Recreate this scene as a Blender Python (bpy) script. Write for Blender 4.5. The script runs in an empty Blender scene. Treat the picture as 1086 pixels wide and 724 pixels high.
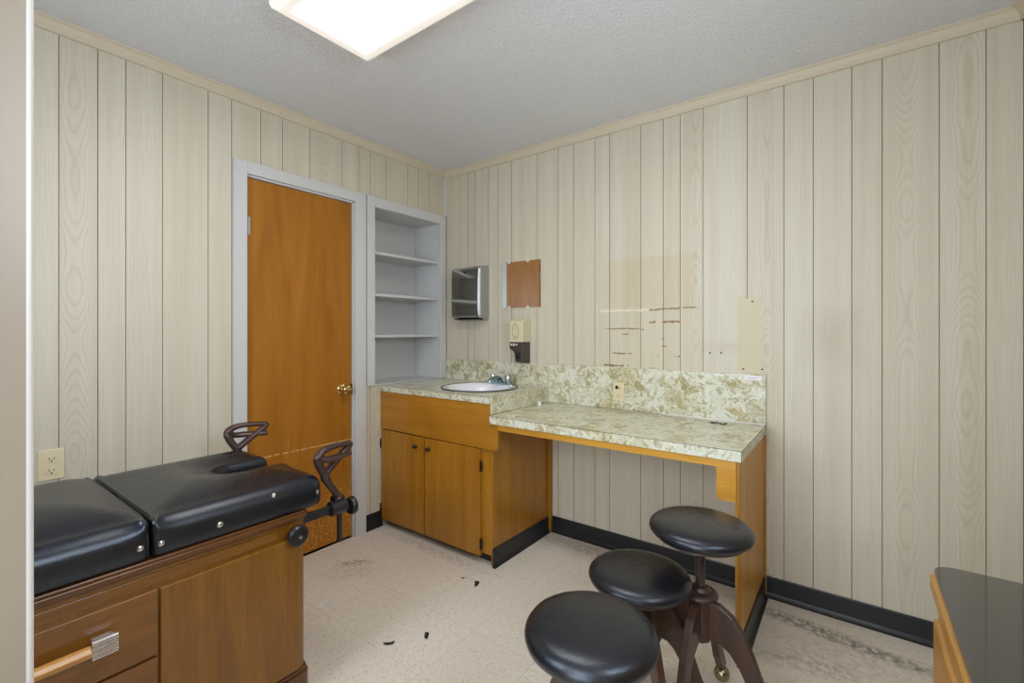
import bpy, bmesh, math, random
from mathutils import Vector, Matrix
R = math.radians
C = bpy.context.scene.collection
sc = bpy.context.scene
random.seed(7)

# ------------------------------------------------------------------ materials
def srgb(r, g, b):
    f = lambda c: (c/255/12.92) if c/255 <= .04045 else ((c/255+.055)/1.055)**2.4
    return (f(r), f(g), f(b), 1)

class NT:
    def __init__(s, name):
        s.m = bpy.data.materials.new(name); s.m.use_nodes = True
        s.t = s.m.node_tree; s.t.nodes.clear()
        s.out = s.n('ShaderNodeOutputMaterial'); s.p = s.n('ShaderNodeBsdfPrincipled')
        s.l(s.p.outputs[0], s.out.inputs[0])
    def n(s, t, **k):
        o = s.t.nodes.new(t)
        for a, v in k.items():
            setattr(o, a, v)
        return o
    def l(s, a, b): s.t.links.new(a, b)
    def setv(s, node, inp, v):
        if hasattr(v, 'is_linked') or isinstance(v, bpy.types.NodeSocket): s.l(v, node.inputs[inp])
        else: node.inputs[inp].default_value = v
    def coord(s, kind='Object'):
        return s.n('ShaderNodeTexCoord').outputs[kind]
    def map(s, vec, scale=(1, 1, 1), loc=(0, 0, 0), rot=(0, 0, 0)):
        o = s.n('ShaderNodeMapping'); s.l(vec, o.inputs[0])
        o.inputs['Scale'].default_value = scale; o.inputs['Location'].default_value = loc; o.inputs['Rotation'].default_value = rot
        return o.outputs[0]
    def noise(s, vec, scale, detail=3, rough=.5, dist=0):
        o = s.n('ShaderNodeTexNoise'); s.l(vec, o.inputs['Vector'])
        o.inputs['Scale'].default_value = scale; o.inputs['Detail'].default_value = detail
        o.inputs['Roughness'].default_value = rough; o.inputs['Distortion'].default_value = dist
        return o
    def vor(s, vec, scale, feature='F1', rand=1.0):
        o = s.n('ShaderNodeTexVoronoi', feature=feature); s.l(vec, o.inputs['Vector'])
        o.inputs['Scale'].default_value = scale; o.inputs['Randomness'].default_value = rand
        return o
    def ramp(s, fac, stops, interp='LINEAR'):
        o = s.n('ShaderNodeValToRGB'); s.l(fac, o.inputs[0]); cr = o.color_ramp; cr.interpolation = interp
        while len(cr.elements) < len(stops): cr.elements.new(.5)
        for e, (p, c) in zip(cr.elements, stops):
            e.position = p; e.color = c if len(c) == 4 else (*c, 1)
        return o.outputs[0]
    def bw(s, fac, a, b): return s.ramp(fac, [(a, (0, 0, 0, 1)), (b, (1, 1, 1, 1))])
    def mix(s, fac, a, b, mode='MIX'):
        o = s.n('ShaderNodeMix', data_type='RGBA', blend_type=mode)
        for i, v in ((0, fac), (6, a), (7, b)):
            if isinstance(v, bpy.types.NodeSocket): s.l(v, o.inputs[i])
            else: o.inputs[i].default_value = v
        return o.outputs[2]
    def math(s, op, a, b=None, c=None):
        o = s.n('ShaderNodeMath', operation=op)
        for i, v in enumerate((a, b, c)):
            if v is None: continue
            if isinstance(v, bpy.types.NodeSocket): s.l(v, o.inputs[i])
            else: o.inputs[i].default_value = v
        return o.outputs[0]
    def xyz(s, vec):
        o = s.n('ShaderNodeSeparateXYZ'); s.l(vec, o.inputs[0]); return o.outputs
    def comb(s, x=0, y=0, z=0):
        o = s.n('ShaderNodeCombineXYZ')
        for i, v in enumerate((x, y, z)):
            if isinstance(v, bpy.types.NodeSocket): s.l(v, o.inputs[i])
            else: o.inputs[i].default_value = v
        return o.outputs[0]
    def bump(s, h, strength=.2, dist=.01):
        o = s.n('ShaderNodeBump'); s.l(h, o.inputs['Height'])
        o.inputs['Strength'].default_value = strength; o.inputs['Distance'].default_value = dist
        s.l(o.outputs[0], s.p.inputs['Normal'])
    def fin(s, color=None, rough=None, metal=None, spec=None, coat=None, coat_rough=None):
        for k, v in (('Base Color', color), ('Roughness', rough), ('Metallic', metal), ('Specular IOR Level', spec),
                     ('Coat Weight', coat), ('Coat Roughness', coat_rough)):
            if v is None: continue
            if isinstance(v, bpy.types.NodeSocket): s.l(v, s.p.inputs[k])
            else: s.p.inputs[k].default_value = v
        return s.m

def plain(name, col, rough=.5, metal=0, spec=.5, var=.06, scale=30, bump=0):
    t = NT(name); co = t.coord(); nz = t.noise(co, scale, 4)
    c = t.mix(t.math('MULTIPLY', nz.outputs[0], var*2), col, (col[0]*.6, col[1]*.6, col[2]*.6, 1))
    if bump: t.bump(nz.outputs[0], bump, .004)
    return t.fin(c, rough, metal, spec)

def panel_mat(name, tint=(1, 1, 1), stains=()):
    """pale printed wood wall panelling; UV = (metres from plank centre, height), 'plank' = random per plank"""
    t = NT(name)
    uv = t.xyz(t.coord('UV')); u, v = uv[0], uv[1]
    at = t.n('ShaderNodeAttribute', attribute_name='plank').outputs['Fac']
    seed = t.math('MULTIPLY', at, 53.0)
    g = t.noise(t.comb(seed, t.math('MULTIPLY', v, 1.1), seed), 1.0, 2, .5).outputs[0]
    warp = t.noise(t.comb(t.math('MULTIPLY', u, 14), t.math('MULTIPLY', v, 1.6), seed), 1.0, 3, .55).outputs[0]
    uo = t.math('ADD', u, t.math('MULTIPLY', t.math('SUBTRACT', warp, .5), .022))
    F = t.math('ADD', t.math('MULTIPLY', t.math('MULTIPLY', uo, uo), 1250), t.math('MULTIPLY', g, 34))
    S = t.math('ADD', t.math('MULTIPLY', uo, 95), t.math('MULTIPLY', g, 5))
    flag = t.math('GREATER_THAN', t.math('FRACT', t.math('MULTIPLY', at, 7.31)), .6)
    ring = t.math('FRACT', t.math('ADD', t.math('MULTIPLY', F, flag), t.math('MULTIPLY', S, t.math('SUBTRACT', 1, flag))))
    line = t.ramp(ring, [(0, (.8, .8, .8, 1)), (.14, (.15, .15, .15, 1)), (.6, (.0, .0, .0, 1)), (.93, (.5, .5, .5, 1)), (1, (.8, .8, .8, 1))])
    amp = t.math('ADD', t.math('MULTIPLY', flag, .3), .17)
    pore = t.noise(t.comb(t.math('MULTIPLY', u, 330), t.math('MULTIPLY', v, 5), seed), 1.0, 3, .6).outputs[0]
    wide = t.noise(t.comb(t.math('MULTIPLY', u, 22), t.math('MULTIPLY', v, .5), seed), 1.0, 2, .5).outputs[0]
    a = srgb(208*tint[0], 202*tint[1], 185*tint[2]); b = srgb(196*tint[0], 186*tint[1], 163*tint[2]); d = srgb(160*tint[0], 147*tint[1], 122*tint[2])
    c = t.mix(t.bw(wide, .36, .8), a, b)
    c = t.mix(t.math('MULTIPLY', t.bw(pore, .5, .75), .3), c, d)
    c = t.mix(t.math('MULTIPLY', line, amp), c, d)
    # yellowish per plank drift
    c = t.mix(t.math('MULTIPLY', t.math('FRACT', t.math('MULTIPLY', at, 3.7)), .4), c, srgb(203*tint[0], 194*tint[1], 174*tint[2]))
    if stains:
        co = t.coord(); X = t.xyz(co); nz = t.math('MULTIPLY', t.math('SUBTRACT', t.noise(co, 9, 4, .6).outputs[0], .5), .05)
        for (x0, x1, z0, z1, soft, st, col) in stains:
            dx = t.math('SUBTRACT', t.math('ABSOLUTE', t.math('SUBTRACT', X[0], (x0+x1)/2)), (x1-x0)/2); dz = t.math('SUBTRACT', t.math('ABSOLUTE', t.math('SUBTRACT', X[2], (z0+z1)/2)), (z1-z0)/2)
            d = t.math('ADD', t.math('MAXIMUM', dx, dz), t.math('MULTIPLY', nz, min(1, soft*14)))
            c = t.mix(t.math('MULTIPLY', t.bw(t.math('SUBTRACT', .5, d), .5-soft, .5+soft), st), c, col, 'MULTIPLY')
    t.bump(pore, .05, .002)
    return t.fin(c, .45, 0, .4)

def wood(name, light, dark, axis='Z', rough=.35, streak=1.0, blotch=.35, coat=0.15, fine=1.0):
    """varnished veneer, grain along one object axis"""
    t = NT(name); co = t.coord()
    sc3 = {'X': (1.2, 16, 16), 'Y': (16, 1.2, 16), 'Z': (16, 16, 1.2)}[axis]
    m = t.map(co, sc3)
    n1 = t.noise(m, 1.0, 4, .6, .6).outputs[0]
    fs = {'X': (6, 170, 170), 'Y': (170, 6, 170), 'Z': (170, 170, 6)}[axis]
    n2 = t.noise(t.map(co, fs), 1.0*fine, 3, .6).outputs[0]
    n3 = t.noise(co, 3.2, 3, .5).outputs[0]
    c = t.mix(t.bw(n1, .3, .72), light, dark)
    dk = (dark[0]*.55, dark[1]*.5, dark[2]*.45, 1)
    c = t.mix(t.math('MULTIPLY', t.bw(n2, .48, .8), .45*streak), c, dk)
    c = t.mix(t.math('MULTIPLY', t.bw(n3, .5, .8), blotch), c, dk)
    t.bump(n2, .04, .002)
    return t.fin(c, rough, 0, .5, coat, .15)

M = {}
M['panel'] = panel_mat('pale_wood_panelling')
M['panel_stained'] = panel_mat('pale_wood_panelling_with_old_marks', stains=[
    (1.29, 1.80, 1.385, 1.66, .012, .42, srgb(246, 234, 206)), (1.26, 1.83, 1.05, 1.375, .010, .35, srgb(250, 244, 232)), (2.0, 2.04, 1.06, 1.42, .006, .5, srgb(246, 234, 200)),
    (2.31, 2.44, 1.15, 1.30, .10, .35, srgb(205, 196, 180)), (2.02, 2.12, .60, .78, .05, .4, srgb(200, 190, 172)), (1.84, 2.0, 1.16, 1.19, .03, .3, srgb(214, 205, 190))])
M['groove'] = plain('panel_groove', srgb(140, 128, 104), .7)
M['moulding'] = plain('cream_moulding', srgb(208, 195, 172), .45)
M['white'] = plain('white_gloss_paint', srgb(202, 202, 202), .35, var=.04, scale=6)
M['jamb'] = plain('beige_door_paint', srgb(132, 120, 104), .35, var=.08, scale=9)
M['edge_highlight'] = plain('door_edge_highlight', srgb(186, 181, 176), .4, var=.05, scale=9)  # paler than the leaf: brightness of its lit edge put into the colour
M['cove'] = plain('black_rubber_cove', srgb(30, 31, 35), .38, var=.2)
M['honey'] = wood('honey_birch', srgb(176, 122, 34), srgb(152, 99, 20), 'Z', .35)
M['honey_x'] = wood('honey_birch_long', srgb(180, 124, 32), srgb(156, 102, 20), 'X', .35)
M['honey_light'] = wood('honey_birch_pale', srgb(214, 160, 62), srgb(186, 130, 40), 'X', .35, blotch=.15)
M['walnut'] = wood('exam_walnut', srgb(144, 96, 28), srgb(112, 70, 14), 'Z', .3, 1.3, .22, .15)
M['walnut_dark'] = wood('exam_walnut_dark', srgb(112, 70, 32), srgb(82, 49, 18), 'Y', .3, 1.2, .3, .15)
M['walnut_y'] = wood('exam_walnut_long', srgb(134, 87, 27), srgb(103, 62, 14), 'Y', .3, 1.3, .25, .15)
M['honey_end'] = wood('honey_birch_end', srgb(206, 154, 66), srgb(178, 124, 40), 'Z', .4, .8, .2, 0)
M['handle_wood'] = wood('handle_maple', srgb(196, 142, 72), srgb(168, 112, 48), 'Y', .3, .5, .1)
M['cab_wood'] = wood('oak_edge', srgb(188, 138, 64), srgb(152, 102, 36), 'Y', .35, .8, .2)
M['stool_wood'] = wood('stool_brown', srgb(84, 58, 44), srgb(58, 38, 28), 'Z', .35, .8, .3)
M['dark_cast'] = plain('brown_cast_iron', srgb(84, 66, 62), .38, .55, .5, .2, 40)
M['gun'] = plain('gunmetal', srgb(66, 67, 72), .4, .7, .5, .15)
M['black'] = plain('black_plastic', srgb(26, 27, 30), .35, var=.1)
M['chrome'] = plain('chrome', srgb(205, 206, 208), .16, 1, .5, .1)
M['faucet'] = plain('teal_reflection_chrome', srgb(150, 178, 186), .14, 1, .5, .1)  # teal reflection put into the metal's base colour
M['brass'] = plain('brass', srgb(214, 188, 132), .18, 1, .5, .15)
M['nickel'] = plain('aged_nickel', srgb(168, 154, 122), .25, 1, .5, .2)
M['steel'] = plain('stainless', srgb(200, 200, 196), .09, 1, .5, .12, 6)
M['steel_side'] = plain('stainless_brushed', srgb(182, 184, 187), .42, 1, .5, .12, 6)
M['mirror'] = plain('mirror_glass', srgb(232, 236, 236), .02, 1, .5, .0)
M['clip'] = plain('clear_plastic_clip', srgb(214, 212, 202), .25)
M['ivory'] = plain('ivory_plastic', srgb(222, 208, 172), .35, var=.04)
M['slot'] = plain('dark_hole', srgb(24, 20, 16), .8)
M['porcelain'] = plain('white_porcelain', srgb(236, 236, 240), .12, var=.02)
M['label'] = plain('white_sticker', srgb(226, 224, 226), .5, var=.03)
M['label_ink'] = plain('faded_ink', srgb(176, 172, 196), .6)
M['soap_top'] = plain('beige_plastic', srgb(214, 203, 170), .35, var=.04)
M['soap_dark'] = plain('dark_brown_plastic', srgb(66, 58, 54), .3, var=.08)
M['ink'] = plain('black_ink', srgb(34, 30, 28), .6)
M['tear'] = plain('torn_brown_backing', srgb(168, 140, 104), .8, var=.5, scale=70)
M['patch'] = plain('yellowed_patch', srgb(203, 194, 163), .5, var=.08, scale=20)
M['pale'] = plain('pale_strip', srgb(222, 212, 192), .5, var=.08, scale=20)
M['burn'] = plain('dark_residue', srgb(54, 44, 26), .7, var=.3, scale=90)
M['flake'] = plain('dark_flake', srgb(38, 36, 40), .6, var=.3, scale=80)
M['chip'] = plain('pale_chip', srgb(226, 224, 220), .6)
M['hinge'] = plain('dark_bronze', srgb(58, 48, 38), .4, .6, .5, .2)
M['screw_metal'] = plain('screw_rod', srgb(88, 76, 70), .35, .7, .5, .2)
M['paint_fleck'] = plain('off_white_fleck', srgb(222, 208, 196), .6)

def leather():
    t = NT('black_vinyl'); co = t.coord()
    v = t.vor(co, 420).outputs[0]; n = t.noise(co, 45, 4, .6).outputs[0]; w = t.noise(co, 5, 3, .5).outputs[0]
    c = t.mix(t.bw(w, .4, .75), (.0045, .0055, .0095, 1), (.011, .0095, .011, 1))
    h = t.math('ADD', t.math('MULTIPLY', v, .35), t.math('ADD', t.math('MULTIPLY', n, .4), t.math('MULTIPLY', w, 1.5)))
    t.bump(h, .22, .003); t.p.inputs['Specular Tint'].default_value = (.80, .88, 1, 1)
    return t.fin(c, t.math('ADD', t.math('MULTIPLY', w, .14), .21), 0, .68)
M['vinyl'] = leather()

def popcorn():
    t = NT('textured_ceiling'); co = t.coord()
    n = t.noise(co, 95, 4, .6, .8).outputs[0]; v = t.vor(t.map(co, (1, 1, 1)), 75).outputs[0]; b = t.noise(co, 9, 3).outputs[0]
    h = t.math('ADD', t.bw(n, .42, .68), t.math('MULTIPLY', v, -.5))
    t.bump(h, .42, .010)
    c = t.mix(t.bw(n, .3, .7), srgb(216, 217, 219), srgb(230, 230, 232))
    return t.fin(c, .75, 0, .3)
M['ceiling'] = popcorn()

def vct():
    t = NT('vinyl_floor_tile'); co = t.coord(); X = t.xyz(co)
    n = t.noise(co, 40, 5, .6).outputs[0]
    a = t.noise(t.map(co, (80, 210, 1), rot=(0, 0, .5)), 1.0, 2, .6, .8).outputs[0]
    b = t.noise(t.map(co, (210, 75, 1), loc=(7, 3, 0), rot=(0, 0, .3)), 1.0, 2, .6, .8).outputs[0]
    big = t.noise(co, 2.6, 4, .6).outputs[0]
    fx = t.math('FLOOR', t.math('DIVIDE', t.math('ADD', X[0], .04), .305)); fy = t.math('FLOOR', t.math('DIVIDE', t.math('ADD', X[1], .11), .305))
    wn = t.n('ShaderNodeTexWhiteNoise', noise_dimensions='2D'); t.l(t.comb(fx, fy, 0), wn.inputs['Vector'])
    c = t.mix(wn.outputs[0], srgb(226, 218, 205), srgb(223, 215, 201))
    c = t.mix(t.math('MULTIPLY', t.bw(n, .45, .7), .5), c, srgb(210, 200, 185))
    c = t.mix(t.math('MULTIPLY', t.bw(a, .58, .68), .62), c, srgb(146, 131, 110))
    c = t.mix(t.math('MULTIPLY', t.bw(b, .6, .68), .5), c, srgb(224, 216, 204))
    fine = t.noise(co, 210, 3, .6).outputs[0]
    c = t.mix(t.math('MULTIPLY', t.bw(fine, .64, .70), .6), c, srgb(96, 86, 74))
    # tile seams
    def seam(co_, off):
        f = t.math('FRACT', t.math('DIVIDE', t.math('ADD', co_, off), .305))
        return t.math('LESS_THAN', t.math('ABSOLUTE', t.math('SUBTRACT', f, .5)), .0045)
    sm = t.math('MAXIMUM', seam(X[0], .04+.1525), seam(X[1], .11+.1525))
    c = t.mix(t.math('MULTIPLY', sm, .22), c, srgb(120, 108, 92))
    # worn dark stains at real spots: (x, y, rx, ry, angle, strength)
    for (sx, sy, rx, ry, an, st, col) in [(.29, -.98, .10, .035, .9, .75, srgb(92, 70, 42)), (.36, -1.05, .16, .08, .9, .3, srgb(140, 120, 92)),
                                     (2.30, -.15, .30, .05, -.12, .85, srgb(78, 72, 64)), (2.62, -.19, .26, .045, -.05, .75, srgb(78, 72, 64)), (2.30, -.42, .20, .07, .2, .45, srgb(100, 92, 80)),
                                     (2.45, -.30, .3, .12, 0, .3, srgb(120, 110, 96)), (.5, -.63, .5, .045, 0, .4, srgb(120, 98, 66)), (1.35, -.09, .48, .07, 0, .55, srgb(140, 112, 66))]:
        m = t.map(co, (1/rx, 1/ry, 1)); 
        mp = t.n('ShaderNodeMapping', vector_type='TEXTURE'); t.l(co, mp.inputs[0])
        mp.inputs['Location'].default_value = (sx, sy, 0); mp.inputs['Rotation'].default_value = (0, 0, an); mp.inputs['Scale'].default_value = (rx, ry, 1)
        ln = t.n('ShaderNodeVectorMath', operation='LENGTH')
        xx = t.xyz(mp.outputs[0]); t.l(t.comb(xx[0], xx[1], 0), ln.inputs[0])
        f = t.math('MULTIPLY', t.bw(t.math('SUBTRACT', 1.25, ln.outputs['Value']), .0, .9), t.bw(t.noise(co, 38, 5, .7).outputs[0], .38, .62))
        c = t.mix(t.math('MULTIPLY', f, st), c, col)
    return t.fin(c, t.math('ADD', t.math('MULTIPLY', big, .2), .35), 0, .4)
M['floor'] = vct()

def laminate(name):
    t = NT(name); co = t.coord()
    w = t.noise(co, 8, 5, .62)
    vec = t.n('ShaderNodeVectorMath', operation='MULTIPLY_ADD'); t.l(w.outputs['Color'], vec.inputs[0]); vec.inputs[1].default_value = (.2, .2, .2); t.l(co, vec.inputs[2])
    wc = vec.outputs[0]
    v1 = t.vor(wc, 13.5); v2 = t.vor(wc, 13.5, 'DISTANCE_TO_EDGE'); v3 = t.vor(t.map(wc, loc=(3, 1, 2)), 48)
    cell = t.xyz(v1.outputs['Color'])[0]; cell3 = t.xyz(v3.outputs['Color'])[0]
    c = t.ramp(cell, [(0, srgb(214, 214, 196)), (.46, srgb(206, 206, 184)), (.60, srgb(196, 192, 160)), (.80, srgb(176, 166, 120)), (.92, srgb(150, 138, 90)), (1, srgb(190, 176, 130))])
    c = t.mix(t.math('MULTIPLY', t.bw(cell3, .55, .8), .6), c, srgb(222, 223, 208))
    c = t.mix(t.math('MULTIPLY', t.math('SUBTRACT', 1, t.bw(cell3, .12, .2)), .75), c, srgb(160, 148, 100))
    n = t.noise(wc, 26, 5, .65, .6).outputs[0]
    c = t.mix(t.math('MULTIPLY', t.bw(n, .50, .66), .5), c, srgb(218, 218, 202))
    edge = t.ramp(v2.outputs[0], [(0, (1, 1, 1, 1)), (.045, (.5, .5, .5, 1)), (.1, (0, 0, 0, 1))])
    c = t.mix(t.math('MULTIPLY', edge, .45), c, srgb(228, 228, 214))
    v4 = t.vor(wc, 85); c4 = t.xyz(v4.outputs['Color'])[1]; c = t.mix(t.math('MULTIPLY', t.bw(c4, .80, .9), .6), c, srgb(156, 147, 106))
    n2 = t.noise(co, 90, 3, .6).outputs[0]
    c = t.mix(t.math('MULTIPLY', t.bw(n2, .58, .70), .4), c, srgb(146, 141, 106))
    return t.fin(c, .28, 0, .5)
M['lam'] = laminate('green_onyx_laminate')

def door_mat():
    t = NT('orange_door_veneer'); co = t.coord(); X = t.xyz(co)
    n1 = t.noise(t.map(co, (8, 8, .9)), 1.0, 4, .6, 1.2).outputs[0]
    n2 = t.noise(t.map(co, (150, 150, 5)), 1.0, 3, .6).outputs[0]
    n4 = t.noise(t.map(co, (3, 3, 1.2)), 1.0, 3, .5, 2.0).outputs[0]
    c = t.mix(t.bw(n1, .3, .7), srgb(170, 112, 32), srgb(146, 91, 17))
    c = t.mix(t.math('MULTIPLY', t.bw(n4, .45, .62), .4), c, srgb(162, 104, 26))
    c = t.mix(t.math('MULTIPLY', t.bw(n2, .5, .8), .35), c, srgb(140, 72, 8))
    wear = t.bw(t.noise(co, 60, 5, .7).outputs[0], .5, .62)
    low = t.ramp(X[2], [(0, (1, 1, 1, 1)), (.30, (.8, .8, .8, 1)), (.42, (0, 0, 0, 1))])
    c = t.mix(t.math('MULTIPLY', t.math('MULTIPLY', wear, low), .6), c, srgb(212, 160, 84))
    fl = t.bw(t.noise(co, 110, 2, .5).outputs[0], .70, .74)
    band = t.ramp(X[2], [(.45, (0, 0, 0, 1)), (.6, (1, 1, 1, 1)), (.85, (0, 0, 0, 1))])
    c = t.mix(t.math('MULTIPLY', t.math('MULTIPLY', fl, band), .7), c, srgb(222, 190, 140))
    d = t.math('ABSOLUTE', t.math('SUBTRACT', X[2], t.math('ADD', .592, t.math('MULTIPLY', t.noise(co, 12, 2).outputs[0], .006))))
    scr = t.math('MULTIPLY', t.math('LESS_THAN', d, .004), t.bw(t.noise(co, 45, 3).outputs[0], .36, .5))
    c = t.mix(t.math('MULTIPLY', scr, .75), c, srgb(222, 180, 120))
    return t.fin(c, .5, 0, .3)
M['door'] = door_mat()

def blacktop():
    t = NT('black_glass_top'); co = t.coord(); n = t.noise(t.map(co, (30, 30, 30)), 1.0, 3).outputs[0]
    return t.fin(t.mix(n, (.016, .016, .017, 1), (.024, .023, .022, 1)), .07, 0, 1.0, .6, .05)
M['glass_top'] = blacktop()

def lampmat():
    t = NT('lit_diffuser'); co = t.coord(); X = t.xyz(co)
    # two tubes run along X behind the prismatic wrap lens
    a = t.math('ABSOLUTE', X[1]); e = t.ramp(a, [(.0, (1, 1, 1, 1)), (.10, (1, 1, 1, 1)), (.135, (.13, .13, .13, 1)), (.158, (.040, .037, .034, 1))])
    b = t.ramp(t.math('ABSOLUTE', X[0]), [(.49, (1, 1, 1, 1)), (.54, (.13, .13, .13, 1)), (.566, (.040, .037, .034, 1))])
    c = t.mix(1.0, e, b, 'DARKEN')
    c = t.mix(1.0, c, (1.0, .965, .915, 1), 'MULTIPLY')
    t.l(c, t.p.inputs['Emission Color']); t.p.inputs['Emission Strength'].default_value = LAMP
    return t.fin((.5, .5, .48, 1), .4)
LAMP = 9.0; EXPO = .80
M['lamp'] = lampmat()

# ------------------------------------------------------------------ mesh helpers
class MB:
    def __init__(s): s.bm = bmesh.new()
    def box(s, a, b):
        (x0, y0, z0), (x1, y1, z1) = a, b
        x0, x1 = sorted((x0, x1)); y0, y1 = sorted((y0, y1)); z0, z1 = sorted((z0, z1))
        v = [s.bm.verts.new(p) for p in ((x0, y0, z0), (x1, y0, z0), (x1, y1, z0), (x0, y1, z0), (x0, y0, z1), (x1, y0, z1), (x1, y1, z1), (x0, y1, z1))]
        for f in ((0, 3, 2, 1), (4, 5, 6, 7), (0, 1, 5, 4), (1, 2, 6, 5), (2, 3, 7, 6), (3, 0, 4, 7)):
            s.bm.faces.new([v[i] for i in f])
        return s
    def prism(s, pts, axis, a, b):
        """pts in the two other axes (order x,y / x,z / y,z), extruded along axis from a to b"""
        def P(p, t):
            return {'x': (t, p[0], p[1]), 'y': (p[0], t, p[1]), 'z': (p[0], p[1], t)}[axis]
        v0 = [s.bm.verts.new(P(p, a)) for p in pts]; v1 = [s.bm.verts.new(P(p, b)) for p in pts]
        n = len(pts)
        s.bm.faces.new(v0); s.bm.faces.new(v1[::-1])
        for i in range(n): s.bm.faces.new((v0[i], v1[i], v1[(i+1) % n], v0[(i+1) % n]))
        return s
    def lathe(s, prof, c=(0, 0, 0), axis='z', n=40, caps=True):
        rings = []
        for r, h in prof:
            ring = []
            for i in range(n):
                a = 2*math.pi*i/n; p = {'z': (r*math.cos(a), r*math.sin(a), h), 'x': (h, r*math.cos(a), r*math.sin(a)), 'y': (r*math.sin(a), h, r*math.cos(a))}[axis]
                ring.append(s.bm.verts.new((p[0]+c[0], p[1]+c[1], p[2]+c[2])))
            rings.append(ring)
        for k in range(len(rings)-1):
            for i in range(n):
                s.bm.faces.new((rings[k][i], rings[k][(i+1) % n], rings[k+1][(i+1) % n], rings[k+1][i]))
        if not caps:
            for i in range(n): s.bm.faces.new((rings[-1][i], rings[-1][(i+1) % n], rings[0][(i+1) % n], rings[0][i]))
            return s
        if prof[0][0] > 1e-5: s.bm.faces.new(rings[0][::-1])
        if prof[-1][0] > 1e-5: s.bm.faces.new(rings[-1])
        return s
    def tube(s, pts, r, closed=False, n=10, flat=1.0, spline=0):
        pts = [Vector(p) for p in pts]; rr = list(r) if isinstance(r, (list, tuple)) else [r]*len(pts)
        if spline:
            P, Q, N0 = [], [], len(pts)
            for i in range(N0 if closed else N0-1):
                g = lambda k: (pts[k % N0] if closed else pts[max(0, min(N0-1, k))])
                for j in range(spline):
                    t = j/spline; a, b, c, d = g(i-1), g(i), g(i+1), g(i+2)
                    P.append(.5*((2*b)+(c-a)*t+(2*a-5*b+4*c-d)*t*t+(3*b-a-3*c+d)*t**3)); Q.append(rr[i]+(rr[(i+1) % N0]-rr[i])*t)
            if not closed: P.append(pts[-1]); Q.append(rr[-1])
            pts, rr = P, Q
        rings = []; up = Vector((0, 0, 1)); N = len(pts)
        for i, p in enumerate(pts):
            a = pts[(i-1) % N] if (closed or i > 0) else p; b = pts[(i+1) % N] if (closed or i < N-1) else p
            d = (b-a).normalized(); u = up.cross(d)
            if u.length < .05: u = Vector((1, 0, 0)).cross(d)
            u.normalize(); w = d.cross(u).normalized()
            rings.append([s.bm.verts.new(p+u*rr[i]*flat*math.cos(2*math.pi*k/n)+w*rr[i]*math.sin(2*math.pi*k/n)) for k in range(n)])
        for i in range(N if closed else N-1):
            A, B = rings[i], rings[(i+1) % N]
            for k in range(n): s.bm.faces.new((A[k], A[(k+1) % n], B[(k+1) % n], B[k]))
        if not closed:
            s.bm.faces.new(rings[0][::-1]); s.bm.faces.new(rings[-1])
        return s
    def ball(s, c, r, n=20, scale=(1, 1, 1)):
        m = Matrix.Translation(c) @ Matrix.Diagonal((*[r*k for k in scale], 1))
        bmesh.ops.create_uvsphere(s.bm, u_segments=n, v_segments=n//2+2, radius=1, matrix=m); return s
    def build(s, name, mat, parent=None, bevel=0, seg=2, smooth=False, sub=0, origin=None):
        bmesh.ops.recalc_face_normals(s.bm, faces=s.bm.faces)
        me = bpy.data.meshes.new(name); 
        if origin: bmesh.ops.translate(s.bm, verts=s.bm.verts, vec=-Vector(origin))
        s.bm.to_mesh(me); s.bm.free()
        o = bpy.data.objects.new(name, me); C.objects.link(o)
        for mt in (mat if isinstance(mat, (list, tuple)) else [mat]): me.materials.append(mt)
        if origin: o.location = origin
        if smooth:
            me.polygons.foreach_set('use_smooth', [True]*len(me.polygons))
            me.set_sharp_from_angle(angle=R(40))
        if bevel:
            b = o.modifiers.new('Bevel', 'BEVEL'); b.width = bevel; b.segments = seg; b.limit_method = 'ANGLE'; b.angle_limit = R(40)
        if sub:
            b = o.modifiers.new('Sub', 'SUBSURF'); b.levels = sub; b.render_levels = sub
        if parent: adopt(o, parent)
        return o

def wmat(o):
    m = Matrix.Translation(o.location) @ o.rotation_euler.to_matrix().to_4x4()
    return (wmat(o.parent) @ m) if o.parent else m
def adopt(o, parent):
    """parent keeping world placement (parents here are unrotated when built)"""
    p = Vector((0, 0, 0)); q = parent
    while q: p += q.location; q = q.parent
    o.parent = parent; o.location = Vector(o.location) - p

def tag(o, label=None, cat=None, group=None, kind=None):
    if label: o['label'] = label
    if cat: o['category'] = cat
    if group: o['group'] = group
    if kind: o['kind'] = kind
    return o
def thing(name, label, cat, loc=(0, 0, 0), group=None):
    o = bpy.data.objects.new(name, None); C.objects.link(o); o.location = loc; o.empty_display_size = .1
    return tag(o, label, cat, group)
def box(name, a, b, mat, parent=None, bevel=0, seg=2):
    return MB().box(a, b).build(name, mat, parent, bevel, seg)
def struct(o, label): return tag(o, label, None, None, 'structure')
def rot_in(o, rz):  o.rotation_euler = (0, 0, rz)

def arc(cx, cy, r, a0, a1, n=6):
    return [(cx+r*math.cos(R(a0+(a1-a0)*i/n)), cy+r*math.sin(R(a0+(a1-a0)*i/n))) for i in range(n+1)]

# ------------------------------------------------------------------ the room
H = 2.44; RX = 2.955; FY = -3.0; BB = .0975
SR = [0, .225, .288, .415, .498, .615, .823, .977, 1.089, 1.23, 1.324, 1.509, 1.634, 1.723, 1.838, 2.041, 2.195, 2.309, 2.449, 2.551, 2.727, 2.858, RX]
SL = [FY, -2.86, -2.74, -2.60, -2.45, -2.33, -2.20, -2.091, -1.977, -1.888, -1.76, -1.581, -1.478, -1.34, -1.227, -1.075, -.87, -.756, -.672, -.547, -.365, -.271, -.169, 0]

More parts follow.
